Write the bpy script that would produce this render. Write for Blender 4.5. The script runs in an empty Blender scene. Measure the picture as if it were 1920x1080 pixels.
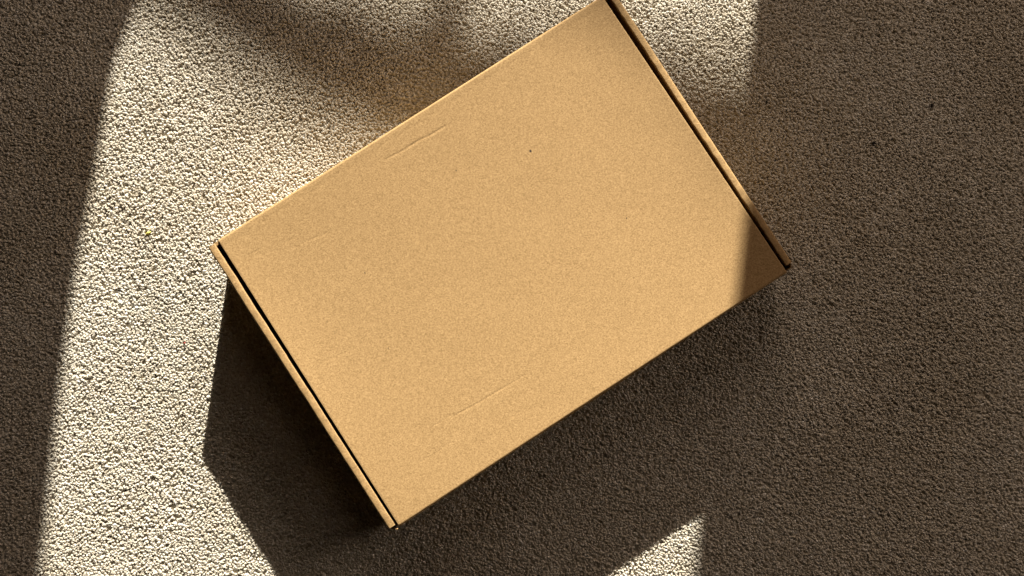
import bpy, bmesh, math, random
import numpy as np
from mathutils import Vector, Matrix, noise

random.seed(7)
RNG = np.random.default_rng(11)
S = bpy.context.scene
COL = S.collection
rad = math.radians

# ------------------------------------------------------------------ camera
F, IW, IH = 1900.0, 1920.0, 1080.0            # focal length in photo pixels
PITCH, ROLL, CAM_Z = 0.0699, -0.0049, 0.793
RX = Matrix.Rotation(PITCH, 3, 'X') @ Matrix.Rotation(ROLL, 3, 'Y')
cam_data = bpy.data.cameras.new('camera')
cam_data.sensor_width = 36.0
cam_data.lens = 36.0 * F / IW
cam_data.clip_start = 0.01
cam_data.clip_end = 100.0
cam = bpy.data.objects.new('camera', cam_data)
COL.objects.link(cam)
cam.matrix_world = Matrix.Translation((0, 0, CAM_Z)) @ RX.to_4x4()
S.camera = cam


def at(px, py, z=0.0):
    """point of the horizontal plane at height z that a photo pixel looks at"""
    d = RX @ Vector(((px - IW / 2) / F, -(py - IH / 2) / F, -1.0))
    return Vector((0, 0, CAM_Z)) + d * ((z - CAM_Z) / d.z)


# ------------------------------------------------------------------ light
world = bpy.data.worlds.new('World')
S.world = world
world.use_nodes = True
bg = world.node_tree.nodes['Background']
bg.inputs['Color'].default_value = (1.0, 0.74, 0.52, 1)
bg.inputs['Strength'].default_value = 0.003

SUN_EL, SUN_AZ, SUN_D = rad(20.4), rad(83.2), 30.0
SUN_DIR = Vector((math.cos(SUN_EL) * math.cos(SUN_AZ), math.cos(SUN_EL) * math.sin(SUN_AZ), math.sin(SUN_EL)))
SUN_POS = Vector((-0.15, 0.0, 0.03)) + SUN_DIR * SUN_D
sd = bpy.data.lights.new('sunlight', 'SPOT')   # low sun coming in through the glazed door
sd.energy = 182000.0
sd.color = (1.0, 0.95, 0.86)
sd.shadow_soft_size = SUN_D * math.tan(rad(0.29))
sd.spot_size = rad(9.0)
sd.spot_blend = 0.1
sun = bpy.data.objects.new('sunlight', sd)
COL.objects.link(sun)
sun.location = SUN_POS
sun.rotation_euler = (-SUN_DIR).to_track_quat('-Z', 'Y').to_euler()

WALL_Y, WALL_T = 1.32, 0.05                    # inner face and thickness of the wall the sun comes through


def on_wall(px, py, y):
    p = at(px, py, -0.001)
    k = (y - p.y) / (SUN_POS.y - p.y)
    return p + (SUN_POS - p) * k


XL = on_wall(90, 900, WALL_Y).x - 0.03
XR = sum(on_wall(*q, WALL_Y + WALL_T).x for q in ((1413, 40), (1400, 150), (1318, 975), (1308, 1070))) / 4 + 0.04

ad = bpy.data.lights.new('skylight', 'AREA')    # sky seen through the opening
ad.shape = 'RECTANGLE'
ad.size, ad.size_y = XR - XL, 1.9
ad.energy = 7.4
ad.color = (1.0, 0.78, 0.645)
sky = bpy.data.objects.new('skylight', ad)
COL.objects.link(sky)
sky.location = ((XL + XR) / 2, WALL_Y - 0.01, 1.05)
sky.rotation_euler = (rad(-90), 0, 0)

bd = bpy.data.lights.new('side_fill_light', 'AREA')   # added fill lamp from the right; no second window stands there
bd.shape = 'RECTANGLE'
bd.size, bd.size_y = 0.8, 1.2
bd.energy = 9.6
bd.color = (1.0, 0.78, 0.645)
side = bpy.data.objects.new('side_fill_light', bd)
COL.objects.link(side)
side.location = (1.60, 0.85, 0.95)
side.rotation_euler = (Vector((0.1, 0.0, 0.0)) - side.location).to_track_quat('-Z', 'Y').to_euler()

S.view_settings.view_transform = 'Standard'
S.view_settings.look = 'None'
S.view_settings.exposure = 0.0
S.view_settings.gamma = 1.0
S.view_settings.use_curve_mapping = False
S.render.engine = 'CYCLES'
S.cycles.max_bounces = 12
S.cycles.diffuse_bounces = 8
S.cycles.transmission_bounces = 8


# ------------------------------------------------------------------ material helpers
class NT:
    def __init__(self, name):
        self.m = bpy.data.materials.new(name)
        self.m.use_nodes = True
        self.t = self.m.node_tree
        self.b = self.t.nodes['Principled BSDF']

    def n(self, kind, **kw):
        x = self.t.nodes.new('ShaderNode' + kind)
        for k, v in kw.items():
            setattr(x, k, v)
        return x

    def link(self, a, b):
        self.t.links.new(a, b)

    def val(self, node, name, v):
        node.inputs[name].default_value = v

    def noise(self, vec, scale, detail=3, rough=0.55, dist=0.0):
        x = self.n('TexNoise')
        self.val(x, 'Scale', scale); self.val(x, 'Detail', detail)
        self.val(x, 'Roughness', rough); self.val(x, 'Distortion', dist)
        self.link(vec, x.inputs['Vector'])
        return x.outputs['Fac']

    def ramp(self, fac, stops):
        x = self.n('ValToRGB')
        e = x.color_ramp.elements
        while len(e) < len(stops):
            e.new(0.5)
        for q, (p, c) in zip(e, stops):
            q.position = p
            q.color = (*c, 1) if len(c) == 3 else c
        self.link(fac, x.inputs['Fac'])
        return x.outputs['Color']

    def mix(self, fac, a, b, mode='MIX'):
        x = self.n('Mix', data_type='RGBA', blend_type=mode)
        for s, v in ((x.inputs[0], fac), (x.inputs[6], a), (x.inputs[7], b)):
            if hasattr(v, 'links'):
                self.link(v, s)
            else:
                s.default_value = v if not isinstance(v, tuple) else (*v, 1)
        return x.outputs[2]

    def math(self, op, a, b=None):
        x = self.n('Math', operation=op)
        for s, v in ((x.inputs[0], a), (x.inputs[1], b)):
            if v is None:
                continue
            if hasattr(v, 'links'):
                self.link(v, s)
            else:
                s.default_value = v
        return x.outputs[0]

    def streak(self, vec, length, deg):
        x = self.n('Mapping', vector_type='TEXTURE')      # stretched by length along the direction deg
        self.val(x, 'Scale', (length, 1, 1)); self.val(x, 'Rotation', (0, 0, rad(deg)))
        self.link(vec, x.inputs['Vector'])
        return x.outputs['Vector']

    def mapping(self, vec, scale=(1, 1, 1), rot=(0, 0, 0)):
        x = self.n('Mapping')
        self.val(x, 'Scale', scale); self.val(x, 'Rotation', rot)
        self.link(vec, x.inputs['Vector'])
        return x.outputs['Vector']

    def bump(self, height, strength, dist, prev=None):
        x = self.n('Bump')
        self.val(x, 'Strength', strength); self.val(x, 'Distance', dist)
        self.link(height, x.inputs['Height'])
        if prev is not None:
            self.link(prev, x.inputs['Normal'])
        return x.outputs['Normal']


def g(v):
    return (v, v, v)


def kraft_material(name, tint=(1, 1, 1), worn=0.0):
    k = NT(name)
    co = k.n('TexCoord').outputs['Object']
    fine = k.noise(k.streak(co, 2.4, -52), 1700, 2, 0.6, 0.5)
    fine2 = k.noise(k.streak(co, 2.2, 22), 1500, 2, 0.6, 0.5)
    mid = k.noise(k.streak(co, 1.7, -45), 420, 3, 0.55, 0.2)
    big = k.noise(co, 24, 4, 0.6)
    base = (0.335 * tint[0], 0.213 * tint[1], 0.091 * tint[2])
    f = k.math('ADD', k.math('MULTIPLY', fine, 0.52), k.math('ADD', k.math('MULTIPLY', fine2, 0.42), k.math('MULTIPLY', mid, 0.06)))
    col = k.ramp(f, [(0.38, tuple(c * q for c, q in zip(base, (0.70, 0.67, 0.62)))), (0.5, base),
                     (0.62, tuple(min(1, c * q) for c, q in zip(base, (1.33, 1.36, 1.44))))])
    col = k.mix(1.0, col, k.ramp(big, [(0.3, (0.985, 0.98, 0.975)), (0.7, (1.01, 1.01, 1.01))]), 'MULTIPLY')
    # sparse dark fibres and pale chips in the recycled liner
    v = k.noise(k.streak(co, 3.2, 20), 330, 2, 0.5, 1.5)
    col = k.mix(k.ramp(v, [(0.73, g(0.0)), (0.80, g(0.6))]), col, tuple(x * 0.45 for x in base))
    v2 = k.noise(k.streak(co, 3.0, -70), 300, 2, 0.5, 1.2)
    col = k.mix(k.ramp(v2, [(0.70, g(0.0)), (0.8, g(0.6))]), col, tuple(min(1, x * 1.4) for x in base))
    k.link(col, k.b.inputs['Base Color'])
    k.val(k.b, 'Roughness', 0.8)
    k.val(k.b, 'Specular IOR Level', 0.2)
    nrm = k.bump(f, 0.5, 0.00022)
    k.link(nrm, k.b.inputs['Normal'])
    return k.m


KRAFT = kraft_material('kraft_cardboard')
KRAFT_IN = kraft_material('kraft_inner', (0.86, 0.84, 0.80))


def plain(name, color, rough=0.8, var=0.15, scale=400):
    k = NT(name)
    co = k.n('TexCoord').outputs['Object']
    f = k.noise(co, scale, 3)
    k.link(k.ramp(f, [(0.3, tuple(c * (1 - var) for c in color)), (0.7, tuple(min(1, c * (1 + var)) for c in color))]),
           k.b.inputs['Base Color'])
    k.val(k.b, 'Roughness', rough)
    k.val(k.b, 'Specular IOR Level', 0.3)
    k.link(k.bump(f, 0.3, 0.0005), k.b.inputs['Normal'])
    return k.m


def pile_material():
    k = NT('wool_pile')
    info = k.n('ObjectInfo').outputs['Random']
    co = k.n('TexCoord').outputs['Object']
    geo = k.n('NewGeometry').outputs['Position']
    c = k.ramp(info, [(0.0, (0.52, 0.465, 0.365)), (0.3, (0.665, 0.61, 0.50)), (0.85, (0.735, 0.685, 0.575)), (1.0, (0.88, 0.86, 0.79))])
    soil = k.noise(geo, 7.0, 4, 0.6)
    c = k.mix(1.0, c, k.ramp(soil, [(0.34, (0.89, 0.865, 0.82)), (0.62, (1.03, 1.03, 1.03))]), 'MULTIPLY')
    fib = k.noise(k.mapping(co, (1, 1, 0.35)), 2600, 2, 0.6)
    c = k.mix(1.0, c, k.ramp(fib, [(0.3, g(0.80)), (0.7, g(1.05))]), 'MULTIPLY')
    k.link(c, k.b.inputs['Base Color'])
    k.val(k.b, 'Roughness', 0.95)
    k.val(k.b, 'Specular IOR Level', 0.12)
    k.val(k.b, 'Sheen Weight', 0.12)
    k.val(k.b, 'Sheen Roughness', 0.5)
    nrm = k.bump(fib, 0.35, 0.0003)
    k.link(nrm, k.b.inputs['Normal'])
    tr = k.n('BsdfTranslucent')                    # wool lets light through
    k.link(c, tr.inputs['Color'])
    mx = k.n('MixShader')
    mx.inputs[0].default_value = 0.16
    k.link(k.b.outputs[0], mx.inputs[1])
    k.link(tr.outputs[0], mx.inputs[2])
    k.link(mx.outputs[0], k.t.nodes['Material Output'].inputs['Surface'])
    return k.m


PILE = pile_material()
BACKING = plain('carpet_backing', (0.60, 0.55, 0.44), 1.0, 0.2, 900)
PAINT = plain('wall_paint', (0.62, 0.60, 0.56), 0.9, 0.03, 60)
FRAMEW = plain('door_frame_paint', (0.70, 0.69, 0.66), 0.5, 0.03, 80)
BARK = plain('bark', (0.14, 0.10, 0.07), 0.95, 0.4, 120)


# ------------------------------------------------------------------ mesh helpers
def mesh_obj(name, verts, faces, mat, parent=None, smooth=True):
    me = bpy.data.meshes.new(name)
    me.from_pydata([tuple(v) for v in verts], [], faces)
    me.validate()
    me.materials.append(mat)
    if smooth:
        me.polygons.foreach_set('use_smooth', [True] * len(me.polygons))
    o = bpy.data.objects.new(name, me)
    COL.objects.link(o)
    o.parent = parent
    return o


def grid_faces(nu, nv, off=0, wrap=False):
    f = []
    for i in range(nu - 1):
        for j in range(nv if wrap else nv - 1):
            j2 = (j + 1) % nv
            f.append((off + i * nv + j, off + i * nv + j2, off + (i + 1) * nv + j2, off + (i + 1) * nv + j))
    return f


def tag(o, label=None, cat=None, group=None, kind=None):
    for k, v in (('label', label), ('category', cat), ('group', group), ('kind', kind)):
        if v:
            o[k] = v
    return o


def box_mesh(name, lo, hi, mat, parent=None, bevel=0.0):
    bm = bmesh.new()
    bmesh.ops.create_cube(bm, size=1.0)
    for v in bm.verts:
        v.co = Vector([lo[i] + (v.co[i] + 0.5) * (hi[i] - lo[i]) for i in range(3)])
    if bevel:
        bmesh.ops.bevel(bm, geom=bm.edges[:], offset=bevel, segments=2, affect='EDGES', profile=0.5)
    me = bpy.data.meshes.new(name)
    bm.to_mesh(me); bm.free()
    me.materials.append(mat)
    o = bpy.data.objects.new(name, me)
    COL.objects.link(o)
    o.parent = parent
    return o


# ------------------------------------------------------------------ carpet (the setting)
PILE_H = 0.0075
carpet = mesh_obj('carpet', [(-2.2, -1.6, -0.0026), (2.2, -1.6, -0.0026), (2.2, 1.36, -0.0026), (-2.2, 1.36, -0.0026)],
                  [(0, 1, 2, 3)], BACKING, smooth=False)
tag(carpet, 'beige cut-pile carpet covering the whole floor', 'carpet', kind='structure')

# tuft prototypes: short twisted yarn ends with a rounded, slightly frayed tip
tuft_col = bpy.data.collections.new('tuft_shapes')


def tuft_mesh(i):
    r = random.Random(100 + i)
    seg, rings = 8, 8
    bend = r.uniform(0.0, 0.0009) if i < 7 else r.uniform(0.0013, 0.0027)
    top = r.uniform(0.00102, 0.00126)
    tw, lob = r.uniform(1.5, 3.0) * r.choice((-1, 1)), r.uniform(0.10, 0.22)
    nl = r.choice((2, 2, 3))
    ph, sq = r.uniform(0, 6.28), r.uniform(0.80, 1.0)
    prof = [(0.0, 0.62), (0.30, 0.72), (0.55, 0.88), (0.74, 1.0), (0.86, 0.96), (0.94, 0.74), (0.985, 0.42)]
    vs = []
    for t, k in prof:
        cx = bend * (max(0, t - 0.25) / 0.75) ** 1.8
        drop = -bend * 0.45 * max(0, t - 0.5) ** 1.2
        for s in range(seg):
            a = 2 * math.pi * s / seg
            q = top * k * (1 + lob * math.cos(nl * (a + ph + tw * t)) + r.uniform(-0.09, 0.09))
            vs.append((cx + q * math.cos(a), q * math.sin(a) * sq, PILE_H * t + drop + r.uniform(-1, 1) * 0.00012))
    fs = grid_faces(len(prof), seg, wrap=True)
    vs.append((bend, 0, PILE_H - bend * 0.2))
    b = (len(prof) - 1) * seg
    for s in range(seg):
        fs.append((b + s, b + (s + 1) % seg, len(vs) - 1))
    for q in range(12):                            # loose fibres that fray from the yarn end
        a = r.uniform(0, 6.283)
        t = r.uniform(0.62, 0.98)
        cx = bend * (max(0, t - 0.25) / 0.75) ** 1.8
        rr = top * (0.95 if t < 0.85 else 0.6)
        p0 = Vector((cx + rr * math.cos(a), rr * math.sin(a) * sq, PILE_H * t))
        d = Vector((math.cos(a + r.uniform(-0.9, 0.9)), math.sin(a + r.uniform(-0.9, 0.9)), r.uniform(0.1, 1.1))).normalized()
        ln = r.uniform(0.0006, 0.0015)
        sd_ = d.cross(Vector((0, 0, 1))).normalized() * 0.00007
        mid_ = p0 + d * ln * 0.55
        end = p0 + d * ln * 0.9 + Vector((r.uniform(-1, 1), r.uniform(-1, 1), r.uniform(-1.2, 0.2))) * ln * 0.35
        b0 = len(vs)
        vs += [tuple(p0 - sd_), tuple(p0 + sd_), tuple(mid_ + sd_ * 0.8), tuple(mid_ - sd_ * 0.8), tuple(end)]
        fs += [(b0, b0 + 1, b0 + 2, b0 + 3), (b0 + 3, b0 + 2, b0 + 4)]
    me = bpy.data.meshes.new('tuft')
    me.from_pydata(vs, [], fs)
    me.materials.append(PILE)
    me.polygons.foreach_set('use_smooth', [True] * len(me.polygons))
    o = bpy.data.objects.new('tuft', me)
    tuft_col.objects.link(o)
    return o


for i in range(12):
    tuft_mesh(i)

BOX_C, BOX_A = Vector((-0.0033, 0.0745, 0.0)), 0.5755
BL, BW, BH = 0.3343, 0.2454, 0.060


def field(seed, n, lo, hi):
    """smooth random field: a sum of plane waves with wavelengths between lo and hi metres"""
    r = np.random.default_rng(seed)
    a = r.uniform(0, 2 * np.pi, n)
    k = 2 * np.pi / np.exp(r.uniform(np.log(lo), np.log(hi), n))
    p = r.uniform(0, 2 * np.pi, n)

    def f(x, y):
        s = np.zeros_like(x)
        for i in range(n):
            s += np.sin(k[i] * (np.cos(a[i]) * x + np.sin(a[i]) * y) + p[i])
        return s / math.sqrt(n / 2)
    return f


SWATH = field(6, 8, 0.10, 0.40)
LEAN_X, LEAN_Y = field(1, 10, 0.035, 0.30), field(2, 10, 0.035, 0.30)
HGT, LOCAL = field(3, 14, 0.018, 0.12), field(4, 14, 0.010, 0.03)


def pile_points(x0, x1, y0, y1, d, hole=None):
    nx, ny = int((x1 - x0) / d), int((y1 - y0) / (d * 0.866))
    ix, iy = np.meshgrid(np.arange(nx), np.arange(ny))
    x = x0 + (ix + 0.5 * (iy % 2)) * d + RNG.normal(0, 0.17 * d, ix.shape)
    y = y0 + iy * d * 0.866 + RNG.normal(0, 0.17 * d, ix.shape)
    x, y = x.ravel(), y.ravel()
    if hole:
        keep = ~((x > hole[0]) & (x < hole[1]) & (y > hole[2]) & (y < hole[3]))
        x, y = x[keep], y[keep]
    ca, sa = math.cos(BOX_A), math.sin(BOX_A)
    u = (x - BOX_C.x) * ca + (y - BOX_C.y) * sa
    v = -(x - BOX_C.x) * sa + (y - BOX_C.y) * ca
    keep = (abs(u) > BL / 2 - 0.002) | (abs(v) > BW / 2 - 0.006)
    return x[keep], y[keep]


INNER = (-0.64, 0.64, -0.45, 0.53)
OUTER = (-1.25, 1.25, -0.85, 1.20)
xa, ya = pile_points(*INNER, 0.00152)
xb, yb = pile_points(*OUTER, 0.0040, INNER)
X, Y = np.concatenate([xa, xb]), np.concatenate([ya, yb])
WIDE = np.concatenate([np.full(len(xa), 0.87), np.full(len(xb), 2.15)])
N = len(X)
sx = 0.16 * LEAN_X(X, Y)                                     # how the pile leans, in swathes
sy = -0.04 + 0.16 * SWATH(X, Y) + 0.15 * LEAN_Y(X, Y)
sx, sy = 0.36 * np.tanh(sx / 0.36), 0.36 * np.tanh(sy / 0.36)
lx, ly = sx + RNG.normal(0, 0.13, N), sy + RNG.normal(0, 0.13, N)
rot = np.stack([-ly, lx, RNG.uniform(0, 2 * np.pi, N)], 1).astype(np.float32)
hz = 1.0 + 0.018 * HGT(X, Y) + 0.010 * LOCAL(X, Y) + RNG.normal(0, 0.028, N)
hz = hz / np.cos(np.hypot(sx, sy))
wx = WIDE * RNG.uniform(0.82, 1.20, N)
scl = np.stack([wx, wx * RNG.uniform(0.88, 1.12, N), hz], 1).astype(np.float32)

me = bpy.data.meshes.new('carpet_pile')
me.vertices.add(N)
me.vertices.foreach_set('co', np.stack([X, Y, np.full(N, -PILE_H)], 1).astype(np.float32).ravel())
for nm, arr in (('tuft_rot', rot), ('tuft_scale', scl)):
    at_ = me.attributes.new(nm, 'FLOAT_VECTOR', 'POINT')
    at_.data.foreach_set('vector', arr.ravel())
pile = bpy.data.objects.new('carpet_pile', me)
COL.objects.link(pile)
tag(pile, 'dense beige twisted wool pile of the carpet', 'carpet pile', kind='stuff')
ng = bpy.data.node_groups.new('pile', 'GeometryNodeTree')
ng.interface.new_socket('Geometry', in_out='INPUT', socket_type='NodeSocketGeometry')
ng.interface.new_socket('Geometry', in_out='OUTPUT', socket_type='NodeSocketGeometry')
gi, go = ng.nodes.new('NodeGroupInput'), ng.nodes.new('NodeGroupOutput')
m2p, iop = ng.nodes.new('GeometryNodeMeshToPoints'), ng.nodes.new('GeometryNodeInstanceOnPoints')
ci = ng.nodes.new('GeometryNodeCollectionInfo')
ci.inputs['Collection'].default_value = tuft_col
ci.inputs['Separate Children'].default_value = True
ci.inputs['Reset Children'].default_value = True
na, nb = ng.nodes.new('GeometryNodeInputNamedAttribute'), ng.nodes.new('GeometryNodeInputNamedAttribute')
for q, nm in ((na, 'tuft_rot'), (nb, 'tuft_scale')):
    q.data_type = 'FLOAT_VECTOR'
    q.inputs['Name'].default_value = nm
rv = ng.nodes.new('FunctionNodeRandomValue')
rv.data_type = 'INT'
rv.inputs['Min'].default_value = 0
rv.inputs['Max'].default_value = 11
e2r = ng.nodes.new('FunctionNodeEulerToRotation')
L = ng.links.new
L(gi.outputs[0], m2p.inputs['Mesh'])
L(m2p.outputs[0], iop.inputs['Points'])
L(ci.outputs[0], iop.inputs['Instance'])
iop.inputs['Pick Instance'].default_value = True
L([o for o in rv.outputs if o.enabled][0], iop.inputs['Instance Index'])
L(na.outputs['Attribute'], e2r.inputs[0])
L(e2r.outputs[0], iop.inputs['Rotation'])
L(nb.outputs['Attribute'], iop.inputs['Scale'])
L(iop.outputs[0], go.inputs[0])
pile.modifiers.new('pile', 'NODES').node_group = ng

# ------------------------------------------------------------------ wall with the door opening the sun comes through
Y0, Y1 = WALL_Y, WALL_Y + WALL_T
for nm, lo, hi in (('wall_left', (-2.2, Y0, -PILE_H), (XL - 0.04, Y1, 2.6)),
                   ('wall_right', (XR + 0.04, Y0, -PILE_H), (2.2, Y1, 2.6)),
                   ('wall_above_door', (XL - 0.04, Y0, 2.09), (XR + 0.04, Y1, 2.6))):
    tag(box_mesh(nm, lo, hi, PAINT), kind='structure')
fr = bpy.data.objects.new('door_frame', None)
COL.objects.link(fr)
fr.location = ((XL + XR) / 2, WALL_Y, -PILE_H)
tag(fr, 'painted frame of the open doorway that lets the sun in', 'door frame')
cx = fr.location.x
for lo, hi, nm in (((XL - cx - 0.0398, 0, 0), (XL - cx, WALL_T, 2.05), 'jamb'),
                   ((XR - cx, 0, 0), (XR - cx + 0.0398, WALL_T, 2.05), 'jamb'),
                   ((XL - cx - 0.0398, 0, 2.052), (XR - cx + 0.0398, WALL_T, 2.096), 'head')):
    box_mesh(nm, lo, hi, FRAMEW, fr)


# unseen curtains added at both sides of the doorway; flared edges shape the sun patch
CUR_Y = WALL_Y - 0.07
CLOTH = plain('curtain_cloth', (0.42, 0.39, 0.35), 0.95, 0.06, 500)


def curtain(edge_px, x0, label):
    edge = [on_wall(*q, CUR_Y) for q in edge_px]
    ez, ex = [p.z for p in edge], [p.x for p in edge]
    nz, nx = 60, 110
    vs = []
    for i in range(nz):
        z = 0.012 + (2.12 - 0.012) * (i / (nz - 1)) ** 1.6
        xe = float(np.interp(z, ez, ex))
        for j in range(nx):
            t = j / (nx - 1)
            vs.append((x0 + (xe - x0) * t, CUR_Y + 0.022 * math.sin(t * 44 + 0.6 * math.sin(z * 2.2)) * min(1, (1 - t) * 12), z))
    o = mesh_obj('curtain', vs, grid_faces(nz, nx), CLOTH)
    o.modifiers.new('cloth', 'SOLIDIFY').thickness = 0.0015
    tag(o, label, 'curtain', 'curtains added at the doorway')


curtain([(290, -60), (255, 0), (222, 90), (207, 150), (192, 270), (160, 430), (129, 600), (98, 900), (82, 1080)], -1.05,
        'unseen beige pleated curtain added at the left of the doorway to shape the sunlight edge')
curtain([(1420, -60), (1415, 20), (1401, 150), (1386, 300), (1307, 975), (1295, 1080)], 0.95,
        'unseen beige pleated curtain added at the right of the doorway to shape the sunlight edge')

# ------------------------------------------------------------------ unseen branch added outside to cast the blurred shadow across the carpet
def tube(pts, rads, seg=8):
    vs, n = [], len(pts)
    for i, p in enumerate(pts):
        t = (pts[min(i + 1, n - 1)] - pts[max(i - 1, 0)]).normalized()
        a = t.cross(Vector((0, 0, 1))).normalized()
        b = t.cross(a)
        for s in range(seg):
            w = 2 * math.pi * s / seg
            q = rads[i] * (1 + 0.12 * math.sin(3 * w + i * 1.7))
            vs.append(p + a * (q * math.cos(w)) + b * (q * math.sin(w)))
    fs = grid_faces(n, seg, wrap=True)
    fs.append(tuple(range(seg))[::-1])
    fs.append(tuple(range((n - 1) * seg, n * seg)))
    return vs, fs


def outside(px, py, d):
    p = at(px, py, 0)
    return p + (SUN_POS - p).normalized() * d


def smooth_path(pts, n=40):
    out = []
    m = len(pts)
    for i in range(n):
        t = i / (n - 1) * (m - 1)
        k = min(int(t), m - 2)
        u = t - k
        p0, p1, p2, p3 = pts[max(k - 1, 0)], pts[k], pts[k + 1], pts[min(k + 2, m - 1)]
        out.append(0.5 * ((2 * p1) + (p2 - p0) * u + (2 * p0 - 5 * p1 + 4 * p2 - p3) * u * u + (3 * p1 - p0 - 3 * p2 + p3) * u ** 3))
    return out


BD = 2.9
branch = bpy.data.objects.new('shadow_branch', None)
COL.objects.link(branch)
tag(branch, 'unseen bare branch added outside the doorway to cast a soft shadow', 'branch')


def limb(name, pix, r0, r1, d=BD):
    pts = smooth_path([outside(a, b, d + c) for a, b, c in pix])
    rs = [r0 + (r1 - r0) * i / (len(pts) - 1) for i in range(len(pts))]
    o = mesh_obj(name, *tube(pts, rs), BARK, branch)
    return o


limb('limb', [(2500, 560, 0.2), (1900, 400, 0.1), (1340, 308, 0), (1090, 258, 0), (850, 185, 0), (640, 105, 0.05), (440, 5, 0.1), (280, -110, 0.2)], 0.034, 0.014)
limb('twig', [(900, 205, 0.0), (800, 90, 0.05), (838, 0, 0.1), (880, -120, 0.2)], 0.010, 0.008)
limb('twig', [(700, 130, 0.05), (560, 40, 0.1), (470, -50, 0.15), (420, -160, 0.2)], 0.011, 0.008)
limb('twig', [(560, 70, 0.05), (400, 30, 0.1), (270, -30, 0.15), (100, -60, 0.2)], 0.010, 0.007)


# ------------------------------------------------------------------ the mailer box
box = bpy.data.objects.new('mailer_box', None)
COL.objects.link(box)
box.location = (BOX_C.x, BOX_C.y, 0)
box.rotation_euler = (0, 0, BOX_A)
tag(box, 'closed brown corrugated cardboard mailer box lying flat on the beige carpet', 'box')
BOX_INV = (Matrix.Translation((BOX_C.x, BOX_C.y, 0)) @ Matrix.Rotation(BOX_A, 4, 'Z')).inverted()


def uv(px, py):
    p = BOX_INV @ at(px, py, BH)
    return p.x, p.y


TH = 0.0028                                    # board thickness
Z0 = -0.0015                                   # the box presses slightly into the pile

# --- lid: top panel with the two rounded folds; dents pressed into the board
CREASES = [((722, 300), (775, 270), 0.00009, 0.0012), ((766, 274), (834, 237), 0.00012, 0.0013),
           ((812, 799), (852, 775), 0.00006, 0.0009), ((846, 784), (945, 727), 0.00009, 0.0010),
           ((935, 733), (990, 700), 0.00005, 0.0010),
           ((565, 456), (622, 432), 0.00005, 0.0014), ((530, 456), (552, 446), 0.00005, 0.0012), ((466, 477), (490, 466), 0.00005, 0.0011), ((455, 484), (520, 470), 0.00003, 0.0025),
           ((650, 500), (668, 484), 0.00006, 0.0007), ((526, 492), (545, 478), 0.00004, 0.0007),
           ((780, 872), (850, 828), 0.00004, 0.0010), ((600, 680), (662, 655), 0.00004, 0.0009),
           ((1160, 683), (1172, 700), 0.00006, 0.0009), ((860, 430), (960, 380), 0.00002, 0.0014)]
NU = 200
arc = 7
R_F = 0.0019
vline = []                                     # (v, z drop) of the cross-section, from the +v fold to the -v fold
vline.append((BW / 2, 0.0070))
for i in range(arc + 1):
    a = math.pi / 2 * i / arc
    vline.append((BW / 2 - R_F + R_F * math.cos(a), R_F - R_F * math.sin(a)))
flat = np.linspace(BW / 2 - R_F, -(BW / 2 - R_F), 500)[1:-1]
vline += [(float(v), 0.0) for v in flat]
for i in range(arc + 1):
    a = math.pi / 2 * i / arc
    vline.append((-(BW / 2 - R_F) - R_F * math.sin(a), R_F - R_F * math.cos(a)))
vline.append((-BW / 2, 0.0070))
vv = np.array([q[0] for q in vline])
dz = np.array([q[1] for q in vline])
uu = np.linspace(-BL / 2, BL / 2, NU)
e = 0.0005
uu = np.concatenate([[-BL / 2, -BL / 2 + e * 0.15, -BL / 2 + e * 0.5, -BL / 2 + e], uu[1:-1], [BL / 2 - e, BL / 2 - e * 0.5, BL / 2 - e * 0.15, BL / 2]])
NU = len(uu)
U, V = np.meshgrid(uu, vv, indexing='ij')
Zt = BH - np.broadcast_to(dz, U.shape).copy()
wav = field(21, 12, 0.05, 0.22)
wav2 = field(22, 16, 0.010, 0.035)
inside = np.clip((BW / 2 - np.abs(V)) / 0.012, 0, 1)
inside = inside * inside * (3 - 2 * inside)
Zt += inside * (0.00003 * wav(U, V) + 0.000006 * wav2(U, V))
Zt -= 0.0034 * np.clip(1 - (2 * V / BW) ** 2, 0, 1) * np.clip(1 - (2 * U / BL) ** 6, 0, 1)                                  # the panel sags a little between the folds
Zt += 0.00003 * np.exp(-((V - (BW / 2 - 0.0042)) / 0.0013) ** 2)             # scored line beside each fold
Zt -= 0.000025 * np.exp(-((V - (BW / 2 - 0.0066)) / 0.0016) ** 2)
for a, b, dep, wd in CREASES:
    a, b = np.array(uv(*a)), np.array(uv(*b))
    ln = np.linalg.norm(b - a)
    t = (b - a) / ln
    s = ((U - a[0]) * t[0] + (V - a[1]) * t[1]) / ln
    w = (U - a[0]) * -t[1] + (V - a[1]) * t[0] + 0.00025 * np.sin(s * 9 + a[0] * 300)
    win = np.clip(s / 0.15 + 0.5, 0, 1) * np.clip((1 - s) / 0.15 + 0.5, 0, 1)
    Zt -= 1.7 * dep * win * np.exp(-(w / (wd * 0.62)) ** 2)
edge = BL / 2 - np.abs(U)
Zt -= 0.00022 * np.clip(1 - edge / e, 0, 1) ** 2                                     # crushed cut edges
# the cut is not laser straight, and the left end sits slightly askew
Uj = U + np.where(edge < 1e-6, 0.00006 * np.sin(V * 900) * np.sin(V * 377 + 1), 0)
rag = np.where(V < -(BW / 2 - R_F * 1.2), 0.00003 * wav2(U * 1.7, V * 0) , 0)
Vj = V - rag
verts = np.stack([Uj, Vj, Zt], 2).reshape(-1, 3)
lid = mesh_obj('lid', verts, grid_faces(NU, len(vv)), KRAFT, box)
m = lid.modifiers.new('board', 'SOLIDIFY')
m.thickness = TH - 0.0004
m.offset = -1
m.use_even_offset = False
lid['label'] = 'flat kraft top panel with a few long dents'

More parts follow.
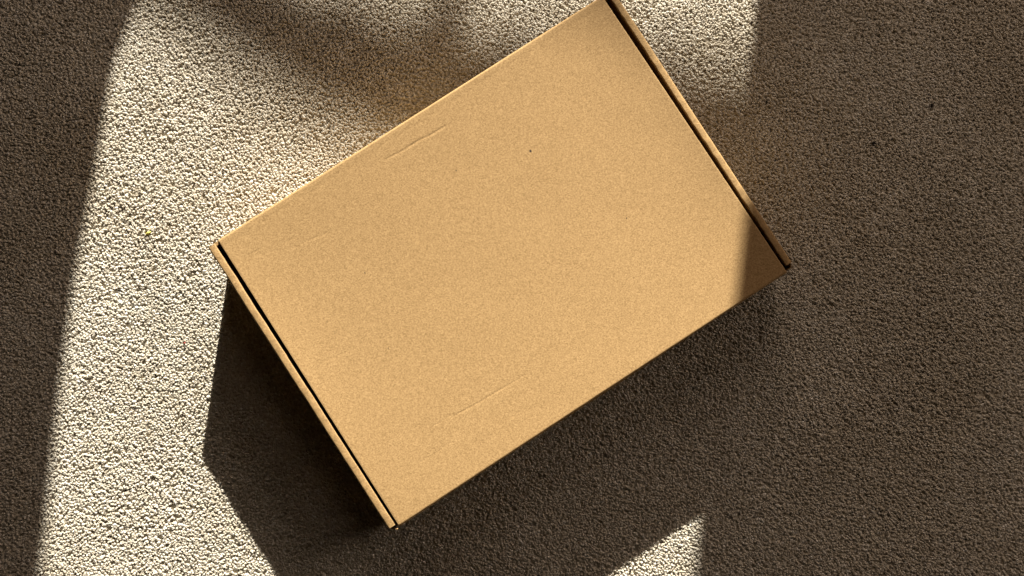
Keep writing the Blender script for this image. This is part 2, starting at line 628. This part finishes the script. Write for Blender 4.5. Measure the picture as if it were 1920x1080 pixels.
SPECK = plain('dark_speck', (0.03, 0.02, 0.015), 0.9)
for px, py, sz in ((995, 282, 0.00115), (855, 319, 0.0006), (1176, 408, 0.0006), (683, 511, 0.0006), (727, 653, 0.0005)):
    sp = uv(px, py)
    iu, iv = int(np.argmin(abs(uu - sp[0]))), int(np.argmin(abs(vv - sp[1])))
    bm = bmesh.new()
    bmesh.ops.create_icosphere(bm, subdivisions=1, radius=1)
    for v in bm.verts:
        v.co = Vector((sp[0] + v.co.x * sz * (0.8 + 0.3 * v.co.y), sp[1] + v.co.y * sz, Zt[iu, iv] + 0.00012 * v.co.z))
    me = bpy.data.meshes.new('ink_speck'); bm.to_mesh(me); bm.free()
    me.materials.append(SPECK)
    o = bpy.data.objects.new('ink_speck', me); COL.objects.link(o); o.parent = lid


# --- rolled side walls at the two short ends: board folded over on itself
WALL_TOP = BH - 0.0009


def side_wall(sgn, g_pos, g_neg, wt, end_pos, end_neg):
    """g_pos / g_neg: width of the slit beside the lid at the +v and -v end; end_*: how far the fold stops short of the corner"""
    n = 130
    v0, v1 = -BW / 2 + end_neg, BW / 2 - end_pos
    prof = []
    r = 0.0013
    ti = TH * 0.80
    BH = WALL_TOP
    prof.append((wt, Z0))                                     # outer foot, then up over the fold and down inside
    prof.append((wt, BH * 0.5))
    prof.append((wt, BH - 0.006))
    for i in range(5):
        a = math.pi / 2 * i / 4
        prof.append((wt - r + r * math.cos(a), BH - r + r * math.sin(a)))
    prof.append((wt * 0.5, BH + 0.00008))
    for i in range(5):
        a = math.pi / 2 * i / 4
        prof.append((r * 0.7 - r * 0.7 * math.sin(a), BH - r * 0.7 + r * 0.7 * math.cos(a)))
    prof.append((0.0002, BH - 0.0024))
    prof.append((0.0016, BH - 0.0034))
    prof.append((0.0012, BH * 0.5))
    prof.append((0.0002, Z0 + TH))
    prof.append((ti, Z0 + TH)); prof.append((ti, BH * 0.5)); prof.append((ti + 0.0006, BH - 0.0042))
    prof.append((wt - ti + 0.0003, BH - 0.0036)); prof.append((wt - ti, BH * 0.5)); prof.append((wt - ti, Z0))
    k = len(prof)
    vs = []
    jit = field(31 + sgn, 14, 0.004, 0.03)
    low = field(41 + sgn, 8, 0.05, 0.2)
    for i in range(n):
        t = i / (n - 1)
        v = v0 + (v1 - v0) * t
        gap = g_neg + (g_pos - g_neg) * t
        bow = 0.00012 * float(low(np.array([v]), np.array([0.0]))[0])
        jj = float(jit(np.array([v]), np.array([0.3]))[0])
        for q, (w, z) in enumerate(prof):
            x = BL / 2 + gap + w + bow * (z > BH * 0.7)
            zz = z
            if z > BH - 0.002:
                zz += 0.00010 * jj
                if w < wt * 0.35:
                    x += 0.00008 * jj
            vs.append((sgn * x, v, zz))
    fs = grid_faces(n, k, wrap=True)
    fs.append(tuple(range(k))[::-1]); fs.append(tuple((n - 1) * k + q for q in range(k)))
    if sgn < 0:
        fs = [f[::-1] for f in fs]
    o = mesh_obj('side_wall', vs, fs, KRAFT, box)
    md = o.modifiers.new('split', 'EDGE_SPLIT')
    md.split_angle = rad(50)
    return o


sw_l = side_wall(-1, 0.0036, 0.0017, 0.0056, 0.0010, 0.0028)
sw_r = side_wall(1, 0.0045, 0.0024, 0.0052, 0.0010, 0.0045)


# --- long walls under the folds: back wall (towards the light) and front flap, which bellies out
def long_wall(name, sgn, belly, mat):
    n, mz = 90, 14
    vs = []
    lo = field(51 + sgn, 6, 0.06, 0.2)
    for side in (0, 1):
        for i in range(n):
            ov = 0.004 if sgn > 0 else 0.001
            u = -BL / 2 - ov + (BL + 2 * ov) * i / (n - 1)
            b = belly * math.exp(-((u - 0.012) / 0.085) ** 2) + 0.0001 * float(lo(np.array([u]), np.array([0.0]))[0])
            for j in range(mz):
                t = j / (mz - 1)
                z = Z0 + (BH - 0.0021 - (0.009 if sgn < 0 and abs(u) > BL / 2 - 0.001 else 0) - Z0) * t
                v = BW / 2 - 0.0004 - side * 0.0024 + b * math.sin(math.pi * min(1, t * 0.93 + 0.02)) ** 0.55 * (0.25 + 0.75 * t)
                vs.append((u, sgn * v, z))
    a = grid_faces(n, mz)
    bq = [f[::-1] for f in grid_faces(n, mz, n * mz)]
    fs = a + bq
    o2 = n * mz
    for i in range(n - 1):
        fs.append((i * mz, (i + 1) * mz, o2 + (i + 1) * mz, o2 + i * mz))
        fs.append((i * mz + mz - 1, o2 + i * mz + mz - 1, o2 + (i + 1) * mz + mz - 1, (i + 1) * mz + mz - 1))
    for i in (0, n - 1):
        for j in range(mz - 1):
            q = (i * mz + j, o2 + i * mz + j, o2 + i * mz + j + 1, i * mz + j + 1)
            fs.append(q if i == 0 else q[::-1])
    if sgn < 0:
        fs = [f[::-1] for f in fs]
    o = mesh_obj(name, vs, fs, mat, box)
    o.modifiers.new('split', 'EDGE_SPLIT').split_angle = rad(50)
    return o


long_wall('back_wall', 1, 0.0, KRAFT)
long_wall('front_flap', -1, 0.0024, KRAFT)
box_mesh('bottom_panel', (-BL / 2 - 0.002, -BW / 2 + 0.004, Z0), (BL / 2 + 0.002, BW / 2 - 0.004, Z0 + 0.0026), KRAFT_IN, box)

# --- end panels standing just inside the slits (the lid's dust flaps)
for s in (-1, 1):
    x = BL / 2 - 0.0012
    xs = sorted((s * x, s * (x - 0.0024)))
    box_mesh('dust_flap', (xs[0], -BW / 2 + 0.006, 0.012), (xs[1], BW / 2 - 0.006, BH - 0.0046), KRAFT_IN, box, 0.0004)


# --- corner tabs: the folded ears that close the corners below the rolled edge
def tab(pts, th, mat):
    """a small bent strip through 3-D points, th thick and hw deep"""
    vs = []
    for (x, y, z, hw) in pts:
        vs += [(x, y, z), (x, y, z - hw)]
    n = len(pts)
    fs = [(2 * i, 2 * i + 1, 2 * i + 3, 2 * i + 2) for i in range(n - 1)]
    o = mesh_obj('corner_tab', vs, fs, mat, box)
    md = o.modifiers.new('board', 'SOLIDIFY'); md.thickness = th; md.offset = 0
    return o


for s in (-1, 1):
    for w in (-1, 1):
        xo = s * (BL / 2 + 0.0068)
        yo = w * (BW / 2 - 0.0012)
        top = BH - (0.0040 if w < 0 else 0.0036)
        tab([(xo, yo - w * 0.010, top - 0.004, top - 0.008), (xo, yo - w * 0.002, top, top - 0.004),
             (xo - s * 0.0016, yo, top, top - 0.004), (s * (BL / 2 - 0.004), yo - w * 0.0004, top - 0.0005, top - 0.004)],
            0.0007 if w < 0 else 0.0016, KRAFT_IN)
# the torn curl of liner at the near left corner
tab([(-BL / 2 - 0.0034, -BW / 2 + 0.0000, BH - 0.0016, 0.0014), (-BL / 2 - 0.0026, -BW / 2 - 0.0005, BH - 0.0008, 0.0016),
     (-BL / 2 - 0.0016, -BW / 2 - 0.0004, BH - 0.0010, 0.0014)], 0.0007, KRAFT)


# ------------------------------------------------------------------ small bits on the carpet
def bit(name, px, py, size, mat, label, cat, stretch=(1, 1, 0.6), rz=0.0, z=0.0006):
    bm = bmesh.new()
    bmesh.ops.create_icosphere(bm, subdivisions=2, radius=1)
    sd_ = px * 0.37
    for v in bm.verts:
        k = 1 + 0.45 * noise.noise(v.co * 1.3 + Vector((sd_, py, 0)))
        v.co = Vector((v.co.x * stretch[0], v.co.y * stretch[1], v.co.z * stretch[2])) * size * k
    me = bpy.data.meshes.new(name); bm.to_mesh(me); bm.free()
    me.materials.append(mat)
    o = bpy.data.objects.new(name, me)
    COL.objects.link(o)
    o.location = at(px, py, z)
    o.rotation_euler = (0.3, 0.2, rz)
    return tag(o, label, cat)


YEL = plain('yellow_crumb', (0.46, 0.40, 0.09), 0.7)
DRK = plain('dark_lint', (0.018, 0.014, 0.012), 0.9)
RED = plain('red_fluff', (0.35, 0.06, 0.05), 0.9)
bit('crumb', 278, 437, 0.0017, YEL, 'tiny yellow crumb on the sunlit carpet left of the box', 'crumb', (1.25, 0.8, 0.7), 0.5)
bit('dark_fleck', 1638, 268, 0.0017, DRK, 'small black fleck on the shaded carpet right of the box, nearer the box', 'fleck', (1.1, 0.8, 0.6), 0.7)
bit('dark_fleck', 1748, 198, 0.0016, DRK, 'small black fleck on the shaded carpet right of the box, farther right', 'fleck', (0.8, 1.1, 0.6), 0.2)
bit('dark_fleck', 1437, 191, 0.0010, DRK, 'tiniest black fleck just inside the shade above the box\'s right corner', 'fleck', (0.8, 1.2, 0.6), 0.1)
bit('red_fluff', 346, 643, 0.0007, RED, 'tiny red speck of fluff on the sunlit carpet left of the box shadow', 'fluff', (1.3, 0.8, 0.6), 0.9)
